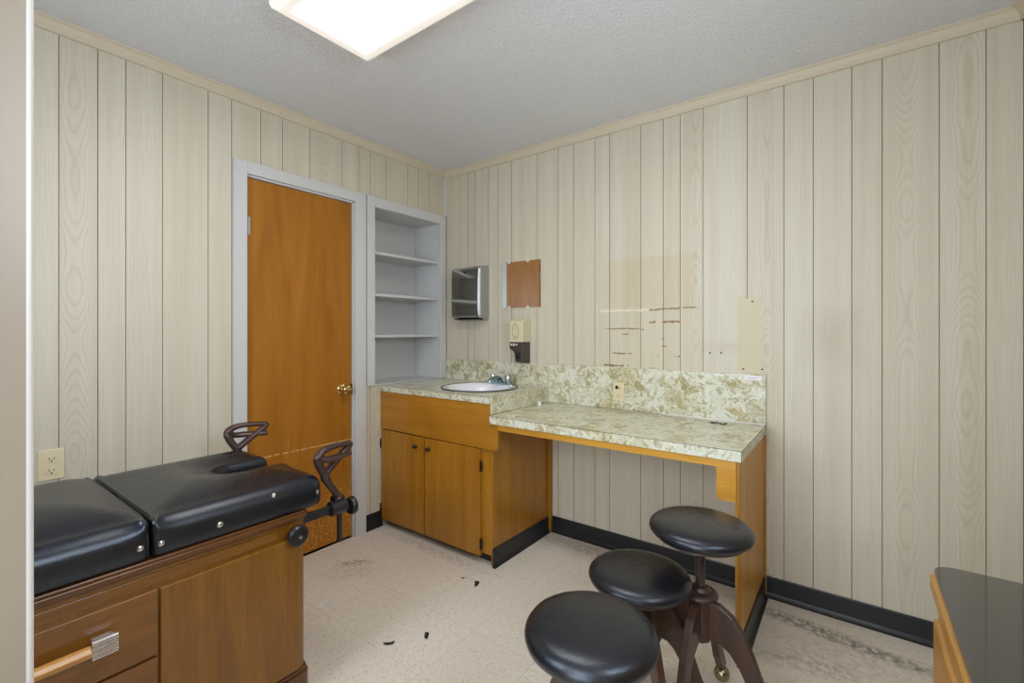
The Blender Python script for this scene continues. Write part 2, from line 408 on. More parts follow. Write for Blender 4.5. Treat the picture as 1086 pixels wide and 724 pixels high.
def plank_wall(name, seams, to3, depth, openings=()):
    """one mesh: planks with V grooves, a solid backing; openings = (a0, a1, z0, z1)"""
    bm = bmesh.new(); uvl = bm.loops.layers.uv.new('UVMap'); pl = bm.faces.layers.float.new('plank')
    g = .0015; gd = .003
    def quad(p, mi, uvc=None, rnd=0):
        vs = [bm.verts.new(to3(*q)) for q in p]; f = bm.faces.new(vs); f.material_index = mi; f[pl] = rnd
        for lp, q in zip(f.loops, p): lp[uvl].uv = ((q[0]-(uvc if uvc is not None else q[0])), q[1])
    zs = sorted({0, H} | {z for o in openings for z in o[2:]})
    for k in range(len(seams)-1):
        a, b = seams[k], seams[k+1]; rnd = random.random(); cen = (a+b)/2 + random.uniform(-.02, .02)
        cuts = sorted({a+g, b-g} | {o[i] for o in openings for i in (0, 1) if a+g < o[i] < b-g})
        for i in range(len(cuts)-1):
            for j in range(len(zs)-1):
                u0, u1, z0, z1 = cuts[i], cuts[i+1], zs[j], zs[j+1]; mu, mz = (u0+u1)/2, (z0+z1)/2
                if any(o[0] < mu < o[1] and o[2] < mz < o[3] for o in openings): continue
                quad([(u0, z0, 0), (u1, z0, 0), (u1, z1, 0), (u0, z1, 0)], 0, cen, rnd)
        if k < len(seams)-2:
            s0 = b
            for j in range(len(zs)-1):
                z0, z1 = zs[j], zs[j+1]
                if any(o[0]-.004 < s0 < o[1]+.004 and o[2] < (z0+z1)/2 < o[3] for o in openings): continue
                quad([(s0-g, z0, 0), (s0, z0, gd), (s0, z1, gd), (s0-g, z1, 0)], 1)
                quad([(s0, z0, gd), (s0+g, z0, 0), (s0+g, z1, 0), (s0, z1, gd)], 1)
    # backing faces behind and reveal returns at the openings
    us = sorted({seams[0], seams[-1]} | {o[i] for o in openings for i in (0, 1)})
    for i in range(len(us)-1):
        for j in range(len(zs)-1):
            u0, u1, z0, z1 = us[i], us[i+1], zs[j], zs[j+1]
            if any(o[0] < (u0+u1)/2 < o[1] and o[2] < (z0+z1)/2 < o[3] for o in openings): continue
            quad([(u0, z0, depth), (u1, z0, depth), (u1, z1, depth), (u0, z1, depth)], 1)
    for o in openings:
        for (p, q) in (((o[0], o[2]), (o[0], o[3])), ((o[1], o[2]), (o[1], o[3])), ((o[0], o[3]), (o[1], o[3])), ((o[0], o[2]), (o[1], o[2]))):
            quad([(p[0], p[1], 0), (q[0], q[1], 0), (q[0], q[1], depth), (p[0], p[1], depth)], 1)
    for (p, q) in (((seams[0], 0), (seams[0], H)), ((seams[-1], 0), (seams[-1], H)), ((seams[0], H), (seams[-1], H)), ((seams[0], 0), (seams[-1], 0))):
        quad([(p[0], p[1], 0), (q[0], q[1], 0), (q[0], q[1], depth), (p[0], p[1], depth)], 1)
    me = bpy.data.meshes.new(name); bm.to_mesh(me); bm.free()
    me.materials.append(M['panel']); me.materials.append(M['groove'])
    o = bpy.data.objects.new(name, me); C.objects.link(o); return o

# door opening and shelf niche in the left wall
DO = (-1.42, -.79, 0, 2.046); NI = (-.66, -.058, .905, 2.056)
wl = struct(plank_wall('wall_left', SL, lambda u, z, d: (-d, u, z), .09, (DO, NI)), 'pale wood panelled wall with the orange door and white shelf niche')
wb = plank_wall('wall_back', SR, lambda u, z, d: (u, d, z), .09)
wb.data.materials[0] = M['panel_stained']; struct(wb, 'pale wood panelled wall behind the sink and desk')
SRW = [FY+i*.1875 for i in range(17)]; SRW[-1] = 0
wr = struct(plank_wall('wall_right', SRW, lambda u, z, d: (RX+d, u, z), .09, ((-2.3, -1.5, 1.42, 1.88),)), 'pale wood panelled wall beside the black topped cabinet')
SF = [0, .14, .26, .42, .5, .64, .8, .92, 1.1, 1.25, 1.4, 1.52, 1.7, 1.86, 1.93, 2.05, 2.2, 2.36, 2.53, 2.68, 2.8, RX]
DW = (1.92, 2.62, 0, 2.046)  # unseen doorway, added open to let light in
WN = (.85, 1.45, 1.10, 1.90)
wf = struct(plank_wall('wall_front', SF, lambda u, z, d: (u, FY-d, z), .09, (DW, WN)), 'pale wood panelled wall with the added doorway and window behind the camera')
struct(box('floor', (-.4, -4.2, -.05), (3.2, .15, 0), M['floor']), 'beige speckled vinyl tile floor')
cl = struct(box('ceiling', (-.15, -3.15, H), (3.1, .15, H+.05), M['ceiling']), 'grey white textured ceiling')

# black cove baseboards
def cove(name, p0, p1, nrm, label, parent=None):
    """profile: thin board with a rounded toe, swept from p0 to p1 along the floor; nrm points into the room"""
    prof = [(0, 0), (.019, 0), (.019, .003), (.013, .006), (.008, .012), (.0055, .022), (.005, BB-.004), (.003, BB), (0, BB)]
    mb = MB(); p0 = Vector((*p0, 0)); p1 = Vector((*p1, 0)); n = Vector((*nrm, 0))
    a = [mb.bm.verts.new(p0+n*d+Vector((0, 0, z))) for d, z in prof]; b = [mb.bm.verts.new(p1+n*d+Vector((0, 0, z))) for d, z in prof]
    k = len(prof)
    for i in range(k): mb.bm.faces.new((a[i], a[(i+1) % k], b[(i+1) % k], b[i]))
    mb.bm.faces.new(a[::-1]); mb.bm.faces.new(b)
    o = mb.build(name, M['cove'], parent)
    if not parent: struct(o, label)
    return o
cove('baseboard_back', (.9385, 0), (2.095, 0), (0, -1), 'black rubber baseboard under the desk')
cove('baseboard_back', (2.125, 0), (RX, 0), (0, -1), 'black rubber baseboard right of the desk')
cove('baseboard_left', (0, -.708), (0, -.582), (1, 0), 'short black baseboard between the door and sink cabinet')
cove('baseboard_left', (0, FY), (0, -1.49), (1, 0), 'black baseboard behind the exam table')
cove('baseboard_right', (RX, FY), (RX, -.02), (-1, 0), 'black baseboard behind the black topped cabinet')

# cream crown moulding
def crown(name, p0, p1, nrm, label):
    prof = [(0, H), (.034, H), (.034, H-.006), (.024, H-.012), (.018, H-.022), (.012, H-.03), (.012, H-.044), (.008, H-.047), (0, H-.047)]
    mb = MB(); p0 = Vector((*p0, 0)); p1 = Vector((*p1, 0)); n = Vector((*nrm, 0))
    a = [mb.bm.verts.new(p0+n*d+Vector((0, 0, z))) for d, z in prof]; b = [mb.bm.verts.new(p1+n*d+Vector((0, 0, z))) for d, z in prof]
    k = len(prof)
    for i in range(k): mb.bm.faces.new((a[i], a[(i+1) % k], b[(i+1) % k], b[i]))
    mb.bm.faces.new(a[::-1]); mb.bm.faces.new(b)
    struct(mb.build(name, M['moulding']), label)
crown('trim_1', (0, FY), (0, 0), (1, 0), 'cream ceiling moulding above the orange door')
crown('trim_2', (0, 0), (RX, 0), (0, -1), 'cream ceiling moulding above the desk wall')
crown('trim_3', (RX, 0), (RX, FY), (-1, 0), 'cream ceiling moulding on the right wall')
crown('trim_4', (RX, FY), (0, FY), (0, 1), 'cream ceiling moulding on the wall behind the camera')
struct(box('trim_5', (0, -.016, 2.112), (.016, 0, H-.047), M['white'], bevel=.002), 'narrow white corner strip above the shelves')

# door casing
mb = MB()
mb.box((0, -1.475, 0), (.016, -1.412, 2.108)); mb.box((0, -.789, 0), (.016, -.712, 2.108)); mb.box((0, -1.412, 2.046), (.016, -.789, 2.108))
struct(mb.build('trim_6', M['white'], bevel=.002), 'white painted casing around the orange door')
mb = MB()
mb.box((-.09, -1.42, 0), (-.0005, -1.409, 2.046)); mb.box((-.09, -.798, 0), (-.0005, -.79, 2.046)); mb.box((-.09, -1.42, 2.036), (-.0005, -.79, 2.046))
struct(mb.build('trim_7', M['white']), 'white door jamb lining around the orange door')

# door
d1 = bpy.data.objects.new('door_1', None); C.objects.link(d1); d1.location = (-.012, -1.405, 0); struct(d1, 'orange varnished flush door with brass knob')
sl = MB().box((-.047, -1.406, .008), (-.010, -.8015, 2.032)).build('door_slab', M['door'], d1, .0015, origin=(-.012, -1.105, 0))
mb = MB(); KY, KZ = -.868, .905
mb.lathe([(.031, -.010), (.031, -.006), (.026, -.003), (.012, 0), (.011, .022), (.016, .026), (.026, .034), (.029, .044), (.026, .055), (.016, .060), (0.0001, .061)], (0, KY, KZ), 'x', 28)
mb.build('door_knob', M['brass'], d1, smooth=True)
box('strike_plate', (-.011, -.805, KZ-.035), (-.004, -.797, KZ+.03), M['hinge'], d1)
for zz in (1.79, .25):
    mb = MB(); mb.tube([(-.002, -1.409, zz-.045), (-.002, -1.409, zz+.045)], .006, n=12); mb.box((-.0095, -1.405, zz-.045), (-.008, -1.388, zz+.045))
    mb.build('hinge', M['steel_side'], d1, smooth=False)

# the beige door standing open beside the camera
d2 = bpy.data.objects.new('door_2', None); C.objects.link(d2); d2.location = (1.9, FY, 0); struct(d2, 'beige painted door leaf standing open at the left edge')
mb = MB()
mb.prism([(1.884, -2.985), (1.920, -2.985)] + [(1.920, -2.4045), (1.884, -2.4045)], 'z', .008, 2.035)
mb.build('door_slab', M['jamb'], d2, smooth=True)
mb = MB(); mb.prism([(1.884, -2.4045), (1.9202, -2.4045)] + arc(1.9172, -2.4028, .003, 0, 90, 4) + arc(1.887, -2.4028, .003, 90, 180, 4), 'z', .008, 2.035); tag(mb.build('lit_edge', M['edge_highlight'], d2, smooth=True), 'door edge coloured pale as its highlight')  # edge highlight built as a separate pale piece
for sx in (1, -1):
    mb = MB(); bx = 1.920 if sx > 0 else 1.884
    mb.lathe([(.031, 0), (.031, .004*sx), (.012, .008*sx), (.011, .03*sx), (.026, .04*sx), (.028, .05*sx), (.016, .062*sx), (0.0001, .063*sx)], (bx, -2.475, .93), 'x', 24)
    mb.build('door_knob', M['brass'], d2, smooth=True)
mb = MB()
mb.box((1.845, FY, 0), (1.918, FY+.014, 2.108)); mb.box((2.62, FY, 0), (2.69, FY+.014, 2.108)); mb.box((1.918, FY, 2.046), (2.62, FY+.014, 2.108))
struct(mb.build('trim_8', M['jamb'], bevel=.002), 'beige casing around the added doorway behind the camera')

# unseen window added behind the camera: the daylight that shines on the vinyl seats
wi = bpy.data.objects.new('added_window_1', None); C.objects.link(wi); wi.location = (1.15, FY, 1.10); struct(wi, 'unseen white framed window added in the wall behind the camera')
mb = MB()
mb.box((.79, FY+.0005, 1.04), (.85, FY+.016, 1.96)); mb.box((1.45, FY+.0005, 1.04), (1.51, FY+.016, 1.96)); mb.box((.85, FY+.0005, 1.90), (1.45, FY+.016, 1.96)); mb.box((.77, FY+.0005, 1.04), (1.53, FY+.03, 1.10))
mb.build('window_casing', M['white'], wi, .002)
mb = MB()
mb.box((.85, FY-.06, 1.10), (.88, FY-.03, 1.90)); mb.box((1.42, FY-.06, 1.10), (1.45, FY-.03, 1.90)); mb.box((.88, FY-.06, 1.10), (1.42, FY-.03, 1.13)); mb.box((.88, FY-.06, 1.87), (1.42, FY-.03, 1.90)); mb.box((.88, FY-.06, 1.49), (1.42, FY-.03, 1.515))
mb.build('sash', M['white'], wi, .002)

wi = bpy.data.objects.new('added_window_2', None); C.objects.link(wi); wi.location = (RX, -1.9, 1.42); struct(wi, 'unseen white framed window added above the black topped cabinet')  # unseen window added to put highlights along the exam table edge
mb = MB(); q0, q1 = RX-.016, RX-.0005
mb.box((q0, -2.36, 1.36), (q1, -2.3, 1.94)); mb.box((q0, -1.5, 1.36), (q1, -1.44, 1.94)); mb.box((q0, -2.3, 1.88), (q1, -1.5, 1.94)); mb.box((RX-.03, -2.38, 1.36), (q1, -1.42, 1.42))
mb.build('window_casing', M['white'], wi, .002)
mb = MB(); q0, q1 = RX+.03, RX+.06
mb.box((q0, -2.3, 1.42), (q1, -2.27, 1.88)); mb.box((q0, -1.53, 1.42), (q1, -1.5, 1.88)); mb.box((q0, -2.27, 1.42), (q1, -1.53, 1.45)); mb.box((q0, -2.27, 1.85), (q1, -1.53, 1.88)); mb.box((q0, -1.915, 1.45), (q1, -1.885, 1.85))
mb.build('sash', M['white'], wi, .002)

# ------------------------------------------------------------------ built-in shelves
bc = thing('built_in_shelves', 'white painted recessed wall shelves between the orange door and the corner', 'shelves', (0, -.36, .905))
D = -.268
mb = MB(); mb.box((D-.012, -.66, .905), (D, -.058, 2.056)); mb.build('back_panel', M['white'], bc)
for y0, y1 in ((-.659, -.647), (-.071, -.059)):
    box('side_panel', (D, y0, .906), (-.0005, y1, 2.055), M['white'], bc)
box('top_panel', (D, -.647, 2.043), (-.0005, -.071, 2.055), M['white'], bc)
box('bottom_panel', (D, -.647, .906), (-.0005, -.071, .913), M['white'], bc)
for z in (1.757, 1.488, 1.222):
    box('shelf', (D, -.647, z-.009), (-.004, -.071, z+.009), M['white'], bc, .0015)
mb = MB()
mb.box((.0005, -.704, .908), (.018, -.647, 2.108)); mb.box((.0005, -.071, .908), (.018, -.0165, 2.108)); mb.box((.0005, -.647, 2.043), (.018, -.071, 2.108))
mb.build('casing', M['white'], bc, .002)

# ------------------------------------------------------------------ sink cabinet
sk = thing('sink_cabinet', 'honey coloured birch base cabinet with two doors under the sink', 'cabinet', (.46, -.3, 0))
FYc = -.575
box('side_panel', (.002, FYc+.012, .062), (.02, -.006, .862), M['honey'], sk)
box('side_panel', (.902, FYc+.012, .0), (.92, -.006, .8095), M['honey'], sk)
box('back_panel', (.02, -.014, .062), (.902, -.006, .862), M['honey'], sk)
box('bottom_panel', (.02, FYc+.012, .062), (.902, -.014, .08), M['honey'], sk)
mb = MB()
mb.box((.002, FYc, .06), (.034, FYc+.012, .64)); mb.box((.836, FYc, .06), (.92, FYc+.012, .64)); mb.box((.034, FYc, .06), (.836, FYc+.012, .085)); mb.box((.39, FYc, .085), (.43, FYc+.012, .63))
mb.build('face_frame', M['honey'], sk, .001)
# false front, with the rounded bracket that reaches under the desk
pts = [(.002, .630), (.002, .866), (.914, .866), (.914, .766), (.967, .766)] + [(x, z) for x, z in arc(.947, .646, .020, 0, -90, 6)] + [(.93, .626)]
MB().prism(pts, 'y', FYc-.001, FYc-.019).build('false_front', M['honey_x'], sk, .0015)
box('corner_post', (.920, -.028, .0), (.938, -.001, .764), M['honey'], sk, .001)
for (x0, x1, kx, hx) in ((.012, .408, .345, .008), (.418, .846, .455, .852)):
    dr = MB().box((x0, FYc-.001, .046), (x1, FYc-.019, .622)).build('door', M['honey'], sk, .002, origin=((x0+x1)/2, FYc-.01, .33))
    mb = MB(); mb.lathe([(.006, 0), (.006, -.010), (.0125, -.014), (.0135, -.020), (.009, -.025), (.0001, -.026)], (kx, FYc-.019, .562), 'y', 20)
    mb.build('knob', M['black'], dr, smooth=True)
    for hz in (.532, .115):
        mb = MB(); mb.tube([(hx, FYc-.022, hz-.03), (hx, FYc-.022, hz+.03)], .0045, n=10)
        for dz in (-.02, .02): mb.ball((hx+(.006 if hx > .5 else -.002), FYc-.020, hz+dz), .004, 8)
        mb.box((min(hx-.004, hx), FYc-.0195, hz-.028), (hx+(.012 if hx > .5 else .004), FYc-.0215, hz+.028))
        mb.build('hinge', M['hinge'], dr)
box('toe_kick', (.003, FYc+.045, 0), (.901, FYc+.057, .062), M['cove'], sk)
cove('base_strip', (.921, FYc-.004), (.921, -.03), (1, 0), '', sk)

# worktop with a round hole for the basin
ct = thing('sink_worktop', 'green onyx pattern laminate worktop and splashback around the sink', 'countertop', (.46, -.3, .868))
SX, SY, SR_ = .590, -.298, .218
def holed_top(x0, x1, y0, y1, z0, z1, cx, cy, r, n=64):
    mb = MB(); bm = mb.bm
    def per(a):
        c, s_ = math.cos(a), math.sin(a); t = 1e9
        if c > 1e-9: t = min(t, (x1-cx)/c)
        if c < -1e-9: t = min(t, (x0-cx)/c)
        if s_ > 1e-9: t = min(t, (y1-cy)/s_)
        if s_ < -1e-9: t = min(t, (y0-cy)/s_)
        return (cx+t*c, cy+t*s_)
    angs = sorted([2*math.pi*i/n for i in range(n)] + [math.atan2(y-cy, x-cx) % (2*math.pi) for x in (x0, x1) for y in (y0, y1)])
    L = []
    for a in angs:
        ox, oy = per(a); ix, iy = cx+r*math.cos(a), cy+r*math.sin(a)
        L.append([bm.verts.new(p) for p in ((ix, iy, z1), (ox, oy, z1), (ox, oy, z0), (ix, iy, z0))])
    for i in range(len(L)):
        A, B = L[i], L[(i+1) % len(L)]
        for k in range(4): bm.faces.new((A[k], A[(k+1) % 4], B[(k+1) % 4], B[k]))
    return mb
holed_top(.019, .915, -.597, -.0165, .868, .905, SX, SY, SR_).build('worktop', M['lam'], ct, .0012)
box('splashback', (.019, -.016, .905), (.9145, -.001, 1.046), M['lam'], ct, .001)
box('side_splash', (.9155, -.590, .812), (.921, -.0165, .9045), M['lam'], ct, .0008)

mb = MB(); mb.tube([(.019, -.5972, .9038), (.9152, -.5972, .9038), (.9152, -.5972, .869)], .0009, n=6); mb.tube([(.9152, -.5972, .9038), (.9152, -.02, .9038)], .0009, n=6)
mb.build('laminate_seam', M['hinge'], ct)

# desk
dk = thing('built_in_desk', 'lower built-in desk with green onyx laminate top and splashback right of the sink', 'desk', (1.52, -.3, .768))
box('desktop', (.9215, -.605, .768), (2.124, -.0165, .810), M['lam'], dk, .0012)
box('splashback', (.916, -.0155, .811), (2.122, -.001, 1.047), M['lam'], dk, .001)
mb = MB(); mb.tube([(.9215, -.6052, .8086), (2.1242, -.6052, .8086), (2.1242, -.6052, .769)], .0010, n=6); mb.tube([(2.1242, -.6052, .8086), (2.1242, -.018, .8086)], .0010, n=6)
mb.build('laminate_seam', M['hinge'], dk)
box('caulk_line', (1.62, -.021, .8105), (2.118, -.0163, .815), M['label'], dk)
pts = [(.9685, .7665), (.9685, .736), (2.034, .736), (2.034, .65)] + [(x, z) for x, z in arc(2.059, .637, .025, 180, 270, 6)] + [(2.104, .612), (2.104, .7665)]
MB().prism(pts, 'y', FYc-.001, FYc-.019).build('apron', M['honey_light'], dk, .0012)
box('end_panel', (2.097, FYc, .0), (2.115, -.021, .767), M['honey_end'], dk, .001)
box('edge_band', (2.1055, FYc-.020, .0), (2.1155, FYc-.0005, .7665), M['honey'], dk, .001)
box('corner_post', (2.097, -.0205, .0), (2.1235, -.0015, .767), M['honey'], dk, .001)
cove('base_strip', (2.1155, FYc-.002), (2.1155, -.021), (1, 0), '', dk)
rnd = random.Random(3)
mb = MB()
for i in range(16):
    bx = 1.897+i*.0046+rnd.uniform(-.003, .003); by = -.107+rnd.uniform(-.03, .03); rr = rnd.uniform(.003, .010)
    if 6 < i < 9: rr *= .5
    mb.prism([(bx+rr*k*math.cos(a), by+1.8*rr*k*math.sin(a)) for a, k in [(j*math.pi/4, rnd.uniform(.6, 1.3)) for j in range(8)]], 'z', .8098, .8112)
tag(mb.build('residue_spots', M['burn'], dk), 'dark brown residue spots on the laminate')

# basin
bs = thing('sink_basin', 'round white sink basin with a thin metal rim set in the worktop', 'sink', (SX, SY, .905))
mb = MB(); mb.lathe([(.238, .9055), (.2385, .909), (.236, .9115), (.231, .9115), (.2295, .9085), (.2295, .9055)], (SX, SY, 0), 'z', 72, False)
mb.build('metal_rim', M['gun'], bs, smooth=True)
mb = MB(); prof = [(.2285, .9056), (.2285, .9095), (.222, .911), (.205, .910), (.196, .903), (.184, .87), (.160, .82), (.11, .79), (.03, .78), (.024, .776), (.0001, .776)]
mb.lathe(prof + [(.0001, .768), (.115, .782), (.168, .815), (.192, .868), (.2165, .9035), (.2165, .9056)], (SX, SY-.0, 0), 'z', 72, False)
mb.build('bowl', M['porcelain'], bs, smooth=True)
mb = MB(); mb.lathe([(.0001, .781), (.022, .7805), (.022, .7775), (.0001, .7772)], (SX, SY, 0), 'z', 24); mb.build('drain', M['chrome'], bs, smooth=True)

fc = thing('sink_faucet', 'small two handle chrome faucet at the back of the white basin', 'faucet', (.597, -.085, .911))
FX, FYY, FZ = .597, -.098, .9117
pts = [(FX-.068+.024*math.cos(a), FYY+.024*math.sin(a)) for a in [R(90+i*15) for i in range(13)]] + [(FX+.068+.024*math.cos(a), FYY+.024*math.sin(a)) for a in [R(-90+i*15) for i in range(13)]]
MB().prism(pts, 'z', FZ, FZ+.016).build('base_plate', M['faucet'], fc, .005, 3)
mb = MB(); mb.tube([(FX, FYY, FZ+.014), (FX, FYY-.006, FZ+.03), (FX, FYY-.03, FZ+.04), (FX, FYY-.07, FZ+.038), (FX, FYY-.105, FZ+.028), (FX, FYY-.112, FZ+.016)], [.016, .0155, .014, .0125, .0115, .010], n=16, flat=1.15, spline=3)
mb.build('spout', M['faucet'], fc, smooth=True)
for sx in (-1, 1):
    h = MB(); c = (FX+sx*.062, FYY, FZ+.016)
    h.lathe([(.013, 0), (.013, .010), (.017, .014), (.0195, .018), (.0185, .040), (.015, .044), (.0001, .045)], c, 'z', 10)
    h.build('handle', M['chrome'], fc)

# ------------------------------------------------------------------ things on the walls
td = thing('paper_towel_dispenser', 'stainless steel paper towel dispenser on the wall above the sink', 'towel dispenser', (.283, 0, 1.34))
# cover: bowed front with tapering sides
prof = [(.0, 1.712), (-.082, 1.700), (-.098, 1.684), (-.104, 1.62), (-.104, 1.40), (-.100, 1.362), (-.088, 1.345), (-.03, 1.340), (.0, 1.325)]
def towel_cover():
    mb = MB(); bm = mb.bm
    x0, x1 = .148, .419
    L = []
    for x, inset in ((x0, 1), (x0+.012, 0), (x1-.012, 0), (x1, 1)):
        L.append([bm.verts.new((x, min(-.001, y+(.012 if inset and y < -.01 else 0)), z)) for y, z in prof])
    for i in range(3):
        for k in range(len(prof)-1): bm.faces.new((L[i][k], L[i][k+1], L[i+1][k+1], L[i+1][k]))
        bm.faces.new((L[i][-1], L[i][0], L[i+1][0], L[i+1][-1]))
    bm.faces.new(L[0][::-1]); bm.faces.new(L[-1]); return mb
o = towel_cover().build('cover', [M['steel'], M['steel_side']], td, .004, 3)
for p in o.data.polygons:
    if abs(p.normal.x) > .6: p.material_index = 1
box('side_flange', (.4185, -.09, 1.345), (.4215, -.001, 1.70), M['steel_side'], td, .001)
box('towel_slot', (.175, -.092, 1.334), (.392, -.035, 1.3405), M['slot'], td)
mb = MB(); mb.lathe([(.006, 0), (.006, -.003), (.0001, -.0035)], (.283, -.104, 1.66), 'y', 14); mb.build('lock', M['gun'], td)

mr = thing('wall_mirror', 'small frameless square mirror reflecting the orange door, above the soap dispenser', 'mirror', (.695, 0, 1.41))
MB().prism([(.541, -.0076), (.851, -.0034), (.851, -.001), (.541, -.001)], 'z', 1.410, 1.715).build('mirror_glass', M['mirror'], mr)
for x in (.60, .752):
    for z in (1.410, 1.715):
        s_ = 1 if z > 1.5 else -1
        mb = MB(); mb.box((x-.010, -.0085, z-.011), (x+.010, -.0075, z+.013)) if s_ > 0 else mb.box((x-.010, -.0085, z-.013), (x+.010, -.0075, z+.011))
        mb.box((x-.010, -.0075, z+.001*s_), (x+.010, -.001, z+.012*s_)); mb.ball((x, -.0095, z+.006*s_), .004, 10)
        mb.build('clip', M['clip'], mr, .001)

so = thing('soap_dispenser', 'beige and dark brown soap dispenser on the wall behind the faucet', 'soap dispenser', (.718, 0, 1.06))
pr = [(-.001, 1.337), (-.05, 1.336), (-.082, 1.318), (-.090, 1.30), (-.094, 1.183), (-.001, 1.183)]
MB().prism(pr, 'x', .668, .770).build('cover', M['soap_top'], so, .006, 3)
pr = [(.668, 1.182), (.770, 1.182), (.770, 1.058), (.712, 1.058), (.706, 1.112), (.694, 1.125), (.668, 1.14)]
mb = MB(); mb.prism(pr, 'y', -.092, -.03); mb.box((.672, -.03, 1.05), (.768, -.001, 1.182))
mb.build('pump_housing', M['soap_dark'], so, .003, 2)
mb = MB(); mb.box((.722, -.097, 1.075), (.752, -.0925, 1.118)); mb.build('push_lever', M['black'], so, .002)
# outline of a hand printed on the cover
hand = [(.710, 1.205), (.734, 1.205), (.742, 1.232), (.745, 1.262), (.738, 1.268), (.737, 1.287), (.729, 1.285), (.727, 1.298), (.719, 1.296), (.716, 1.306), (.709, 1.298), (.703, 1.284), (.699, 1.262), (.699, 1.232)]
def on_cover(x, z): # y on the sloping cover front
    t = (1.30-z)/(1.30-1.183); return (x-.006, -.0905-.004*max(0, t) if z <= 1.30 else -.0905+(z-1.30)*.44, z)
mb = MB(); mb.tube([on_cover(*p) for p in hand], .0012, closed=True, n=6); p = on_cover(.722, 1.217); mb.ball(p, .0042, 10, (1, .35, 1))
mb.build('hand_symbol', M['ink'], so)
mb = MB()
for x0, x1, z0, z1 in ((.678, .690, 1.162, 1.173), (.697, .708, 1.158, 1.175), (.716, .722, 1.163, 1.172), (.725, .731, 1.163, 1.172)): mb.box((x0, -.0932, z0), (x1, -.092, z1))
mb.build('white_print', M['label'], so)

def outlet(name, label, origin, ax, ay, w, h, broken=False):
    """duplex plate; ax = unit along the wall, ay = unit out of the wall"""
    e = thing(name, label, 'outlet', origin)
    ax = Vector(ax); ay = Vector(ay); O = Vector(origin)
    def bx(mb, u0, u1, z0, z1, d0, d1):
        p = O+ax*u0+ay*d0+Vector((0, 0, z0)); q = O+ax*u1+ay*d1+Vector((0, 0, z1)); mb.box(p, q)
    mb = MB(); bx(mb, -w/2, w/2, -h/2, h/2, .0008, .006); pl = mb.build('cover_plate', M['ivory'], e, .0025, 3)
    for s_ in (1, -1):
        cz = s_*h*.19
        if broken and s_ > 0:
            mb = MB(); c = O+Vector((0, 0, cz+.004))+ay*.006
            pts = [(c.x+ax.x*(.009*math.cos(a)*k)-.012*ax.x, c.z+.012*math.sin(a)*k) for a, k in [(j*math.pi/6, 1+.25*math.sin(3*j)) for j in range(12)]]
            mb.prism(pts, 'y', c.y+.0002, c.y-.0006); bx(mb, .004, .008, cz-.004, cz+.01, .006, .0066)
            tag(mb.build('broken_hole', M['slot'], e), 'black broken hole in the upper socket'); continue
        mb = MB(); pts = []
        rr = .0165
        for j in range(24):
            a = 2*math.pi*j/24; zz = max(-.0135, min(.0135, rr*math.sin(a)*1.0)); pts.append((rr*math.cos(a), zz))
        vs0 = [mb.bm.verts.new(O+ax*p[0]+Vector((0, 0, cz+p[1]))+ay*.0062) for p in pts]; vs1 = [mb.bm.verts.new(O+ax*p[0]+Vector((0, 0, cz+p[1]))+ay*.0085) for p in pts]
        mb.bm.faces.new(vs0); mb.bm.faces.new(vs1)
        for j in range(24): mb.bm.faces.new((vs0[j], vs0[(j+1) % 24], vs1[(j+1) % 24], vs1[j]))
        rc = mb.build('receptacle', M['ivory'], e)
        mb = MB()
        bx(mb, -.0075, -.0055, cz-.002, cz+.007, .0083, .0092); bx(mb, .0055, .0075, cz-.001, cz+.006, .0083, .0092); bx(mb, -.0025, .0025, cz-.010, cz-.0055, .0083, .0092)
        mb.build('slots', M['slot'], rc)
    mb = MB(); p = O+ay*.0065; mb.ball(p, .0032, 10, (1, 1, 1)); mb.build('screw', M['ivory'], e)
outlet('wall_outlet', 'ivory duplex outlet on the panelled wall above the black exam table', (0, -2.112, .745), (0, 1, 0), (1, 0, 0), .074, .116)
outlet('wall_outlet', 'ivory outlet with a broken upper socket in the desk splashback', (1.388, -.0158, .911), (1, 0, 0), (0, -1, 0), .066, .105, True)

for (x0, x1, z0, z1, lab) in ((2.030, 2.107, 1.019, 1.041, 'white paper sticker at the right end of the desk splashback'),
                              (1.893, 1.940, 1.030, 1.039, 'smaller narrow white sticker on the splashback top edge, left of the larger one')):
    e = thing('paper_sticker', lab, 'sticker', ((x0+x1)/2, -.0155, z0))
    box('sticker_sheet', (x0, -.0164, z0), (x1, -.0157, z1), M['label'], e)
    if x1-x0 > .06:
        mb = MB()
        for i in range(7): mb.box((x0+.018+i*.006, -.0167, z0+.008), (x0+.0215+i*.006, -.0163, z0+.013))
        mb.build('faded_print', M['label_ink'], e)
e = thing('plastic_cap', 'tiny white plastic cap on the desk against the green side splash', 'cap', (.938, -.15, .8105))
mb = MB(); mb.lathe([(.0001, .8105), (.011, .8105), (.011, .822), (.008, .826), (.008, .834), (.0001, .835)], (.938, -.15, 0), 'z', 18); mb.build('cap_body', M['label'], e, smooth=True)

